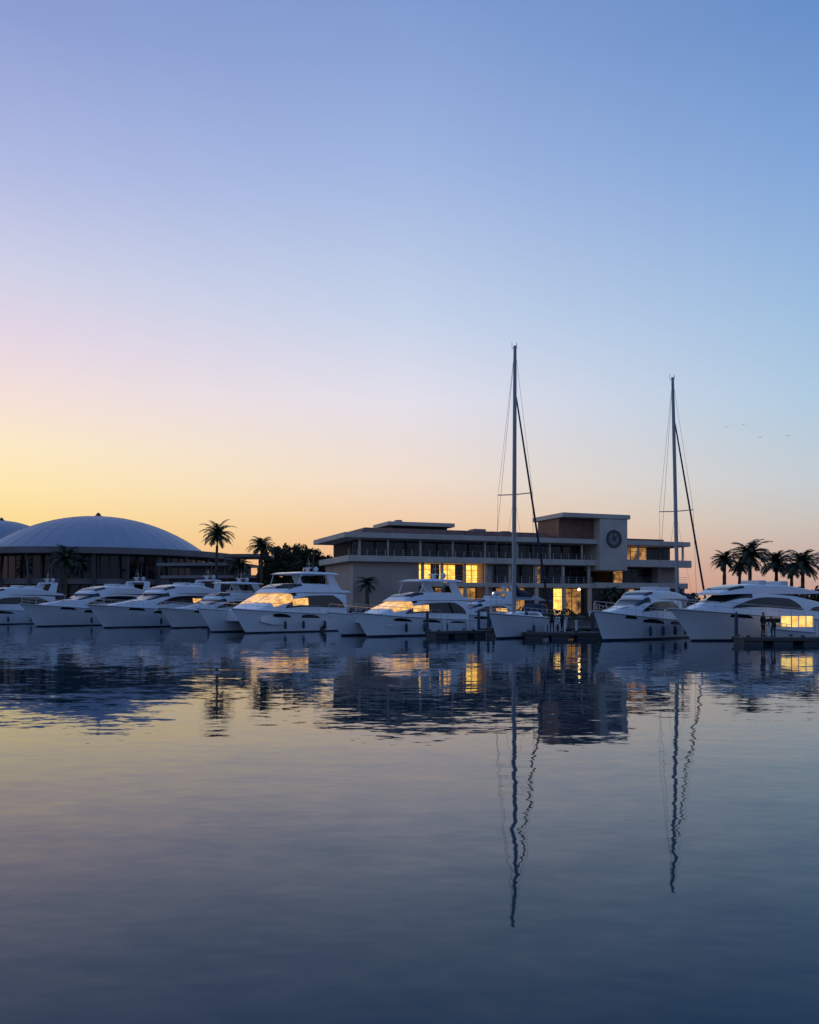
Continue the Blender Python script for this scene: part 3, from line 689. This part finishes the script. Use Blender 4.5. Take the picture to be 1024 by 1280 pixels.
def tree(name,X,Y,H,rx,rz,seed,ncl=60,nl=55,ls=.30,base=1.3,trunk=True):
    random.seed(seed); e=empty(name,(X,Y,base))
    if trunk:
        b=B(); b.tube([(0,0,0),(.1,0,H*.25),(0,.1,H*.5),(0,0,H*.8)],[.3,.22,.15,.05],8)
        for i in range(8):
            a=i*2.4; z=H*(.28+.05*i); b.tube([(0,0,z),(rx*.35*math.cos(a),rx*.35*math.sin(a),z+H*.1),(rx*.75*math.cos(a),rx*.75*math.sin(a),z+H*.22)],[.1,.07,.02],5)
        b.obj('trunk_and_limbs',M['trunk'],e,True)
    f=B()
    for c in range(ncl):
        th=random.uniform(0,6.283); u=random.uniform(-1,1); r=random.uniform(.45,1.0)**.5
        s=math.sqrt(1-u*u); cx=rx*r*s*math.cos(th); cy=rx*r*s*math.sin(th); cz=H-rz+rz*r*u
        cr=random.uniform(.35,.8)*min(rx,rz)*.33
        for l in range(nl):
            d=Vector((random.gauss(0,1),random.gauss(0,1),random.gauss(0,.8))).normalized()*cr*random.random()**.4
            p=Vector((cx,cy,cz))+d; a=Vector((random.gauss(0,1),random.gauss(0,1),random.gauss(0,1))).normalized(); t=a.orthogonal().normalized(); w=a.cross(t)
            k=ls*random.uniform(.5,1)
            f.add([p-t*k,p-w*k*.45,p+t*k,p+w*k*.45],[(0,1,2,3)])
    f.obj('foliage',M['leaf'],e)
for i,(px,d,yt,r) in enumerate([(348,140,679,2.9),(366,138,677,3.3),(386,136,683,3.1),(403,139,692,2.6),(338,136,696,2.1),(376,144,684,3.2),(356,145,688,3.0)]):
    H=WZ(yt,d)-1.3; tree('broadleaf_tree',WX(px,d),d,H,r,H*.45,20+i,ncl=115)
def hedge(name,segs,h,w,seed,n_per=90,ls=.22):
    random.seed(seed); f=B()
    for (ax,ay,cx,cy) in segs:
        L=math.hypot(cx-ax,cy-ay)
        for i in range(int(L*n_per)):
            t=random.random(); x=ax+(cx-ax)*t+random.uniform(-w,w); y=ay+(cy-ay)*t+random.uniform(-w,w)
            hh=h*(.65+.35*math.sin(x*.9)*math.cos(x*.37+1)+.15*math.sin(x*3.1)); z=1.3+max(.2,hh)*random.random()**.6
            p=Vector((x,y,z)); a=Vector((random.gauss(0,1),random.gauss(0,1),random.gauss(0,1))).normalized(); tt=a.orthogonal().normalized(); ww=a.cross(tt); k=ls*random.uniform(.5,1.1)
            f.add([p-tt*k,p-ww*k*.5,p+tt*k,p+ww*k*.5],[(0,1,2,3)])
    f.obj(name,M['leaf'])
hedge('hedge',[(-20,117.5,40,115)],1.3,.7,31)
hedge('hedge',[(-95,153,-32,147)],2.2,1,32,60,.3)
hedge('distant_trees',[(44,126,75,124),(45,140,90,138)],4.2,2.0,33,200,.45)
hedge('distant_trees',[(-34,158,-14,150)],6.5,2.0,34,200,.4)
# ---------------- street lamps
def lamp(px,d,y):
    z=WZ(y,d); e=empty('street_lamp',(WX(px,d),d,1.3)); b=B(); h=z-1.3
    b.tube([(0,0,0),(0,0,.3),(0,0,.35),(0,0,h-.15)],[.14,.14,.06,.05],8); b.tube([(0,0,h-.15),(0,0,h-.1)],.14,8); b.tube([(0,0,h+.18),(0,0,h+.3)],[.2,.05],8); b.obj('post',M['frame'],e)
    b=B(); b.sphere((0,0,h),(.16,.16,.18)); b.obj('globe',M['bulb'],e,True)
lamp(724,112.5,737); lamp(617,113,742); lamp(345,146,742)
for px in (632,650,668,790,812):
    e=empty('parasol',(WX(px,117),117,1.3)); b=B(); b.tube([(0,0,0),(0,0,2.7)],.04,6); b.obj('pole',M['frame'],e)
    b=B(); b.tube([(0,0,2.2),(0,0,2.25),(0,0,2.85)],[1.5,1.48,.05],8); b.obj('canopy',M['umb'],e)
for px,py in ((930,531),(950,547),(986,545),(908,534)):
    d=420; e=empty('bird',(WX(px,d),d,WZ(py,d)),random.uniform(-.6,.6)); b=B()
    b.tube([(0,-.5,0),(0,-.2,.02),(0,.2,0),(0,.6,.02)],[.04,.12,.11,.02],6)
    for sg in (1,-1): b.add([(0,-.2,.05),(0,.2,.05),(.7*sg,.15,.35),(.7*sg,-.15,.38),(1.6*sg,.25,.15)],[(0,1,2,3),(3,2,4)])
    b.obj('body_and_wings',M['bird'],e)

# ---------------- sky
w=bpy.data.worlds.new("World"); scene.world=w; w.use_nodes=True; nt=w.node_tree; N=nt.nodes; K=nt.links
bg=N['Background']
tc=N.new('ShaderNodeTexCoord'); nz=N.new('ShaderNodeVectorMath'); nz.operation='NORMALIZE'; K.new(tc.outputs['Generated'],nz.inputs[0])
sx=N.new('ShaderNodeSeparateXYZ'); K.new(nz.outputs[0],sx.inputs[0])
cx=N.new('ShaderNodeCombineXYZ'); K.new(sx.outputs['X'],cx.inputs[0]); K.new(sx.outputs['Y'],cx.inputs[1])
hn=N.new('ShaderNodeVectorMath'); hn.operation='NORMALIZE'; K.new(cx.outputs[0],hn.inputs[0])
SAZ=math.radians(-30)
dt=N.new('ShaderNodeVectorMath'); dt.operation='DOT_PRODUCT'; dt.inputs[1].default_value=(math.sin(SAZ),math.cos(SAZ),0); K.new(hn.outputs[0],dt.inputs[0])
ac=N.new('ShaderNodeMath'); ac.operation='ARCCOSINE'; ac.use_clamp=False; K.new(dt.outputs['Value'],ac.inputs[0])
def ramp(st):
    r=N.new('ShaderNodeValToRGB'); r.color_ramp.interpolation='LINEAR'; el=r.color_ramp.elements
    while len(el)<len(st): el.new(.5)
    for i,(p,c) in enumerate(st): el[i].position=p; el[i].color=lin(c)
    K.new(sx.outputs['Z'],r.inputs['Fac']); return r.outputs['Color']
A=ramp([(0,'f0a868'),(.045,'f6c682'),(.08,'fbd990'),(.12,'fde6ae'),(.165,'fbe8c6'),(.21,'f4e0d8'),(.27,'e4d6e4'),(.33,'ced0e6'),(.415,'b0bae2'),(.527,'8c9ed2'),(1,'4a6aaa')])
Bc=ramp([(0,'e4966a'),(.05,'ecb48c'),(.095,'f1ceac'),(.14,'f0dccc'),(.226,'e2dfea'),(.307,'c6d3ea'),(.45,'9eb5e0'),(.566,'809bd0'),(1,'4768a8')])
Cc=ramp([(0,'c09488'),(.045,'c6aca2'),(.086,'c9c2bc'),(.127,'c4ccd2'),(.206,'b0cae0'),(.28,'a0c0e0'),(.415,'82a6d8'),(.527,'688fc8'),(1,'3f62a0')])
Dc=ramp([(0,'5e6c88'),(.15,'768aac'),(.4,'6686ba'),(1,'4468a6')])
def mixr(a,c,f0,f1,inter='LINEAR'):
    mr=N.new('ShaderNodeMapRange'); mr.interpolation_type=inter; mr.inputs['From Min'].default_value=math.radians(f0); mr.inputs['From Max'].default_value=math.radians(f1); K.new(ac.outputs[0],mr.inputs['Value'])
    mx=N.new('ShaderNodeMix'); mx.data_type='RGBA'; K.new(mr.outputs[0],mx.inputs[0]); K.new(a,mx.inputs[6]); K.new(c,mx.inputs[7]); return mx.outputs[2]
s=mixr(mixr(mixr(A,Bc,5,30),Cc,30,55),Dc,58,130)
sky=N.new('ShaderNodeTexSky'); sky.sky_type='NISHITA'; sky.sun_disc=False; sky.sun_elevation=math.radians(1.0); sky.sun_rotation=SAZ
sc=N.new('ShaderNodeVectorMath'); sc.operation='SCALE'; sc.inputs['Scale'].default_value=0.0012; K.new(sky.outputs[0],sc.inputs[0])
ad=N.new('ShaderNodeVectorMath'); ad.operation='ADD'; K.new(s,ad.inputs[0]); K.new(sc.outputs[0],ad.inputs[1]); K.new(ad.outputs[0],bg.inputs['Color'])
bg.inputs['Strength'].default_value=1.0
l=bpy.data.lights.new('sun','SUN'); l.energy=.25; l.angle=math.radians(3); l.color=(1,.72,.42)
lo=bpy.data.objects.new('sun',l); scene.collection.objects.link(lo)
d=Vector((math.sin(SAZ),math.cos(SAZ),math.tan(math.radians(2.0)))); lo.rotation_euler=d.to_track_quat('Z','Y').to_euler()
# ---------------- camera
c=bpy.data.cameras.new('camera'); co=bpy.data.objects.new('camera',c); scene.collection.objects.link(co)
co.location=(0,0,CH); co.rotation_euler=(math.radians(90),0,0); c.sensor_fit='HORIZONTAL'; c.sensor_width=36
zx,zy,zk=ZOOM
c.lens=36*F/1024*zk; c.shift_x=(zx-512)/1024*zk; c.shift_y=(HZ-zy)/1024*zk
c.clip_start=.5; c.clip_end=20000; scene.camera=co
scene.view_settings.view_transform='Standard'; scene.view_settings.look='None'; scene.view_settings.exposure=0; scene.view_settings.gamma=1
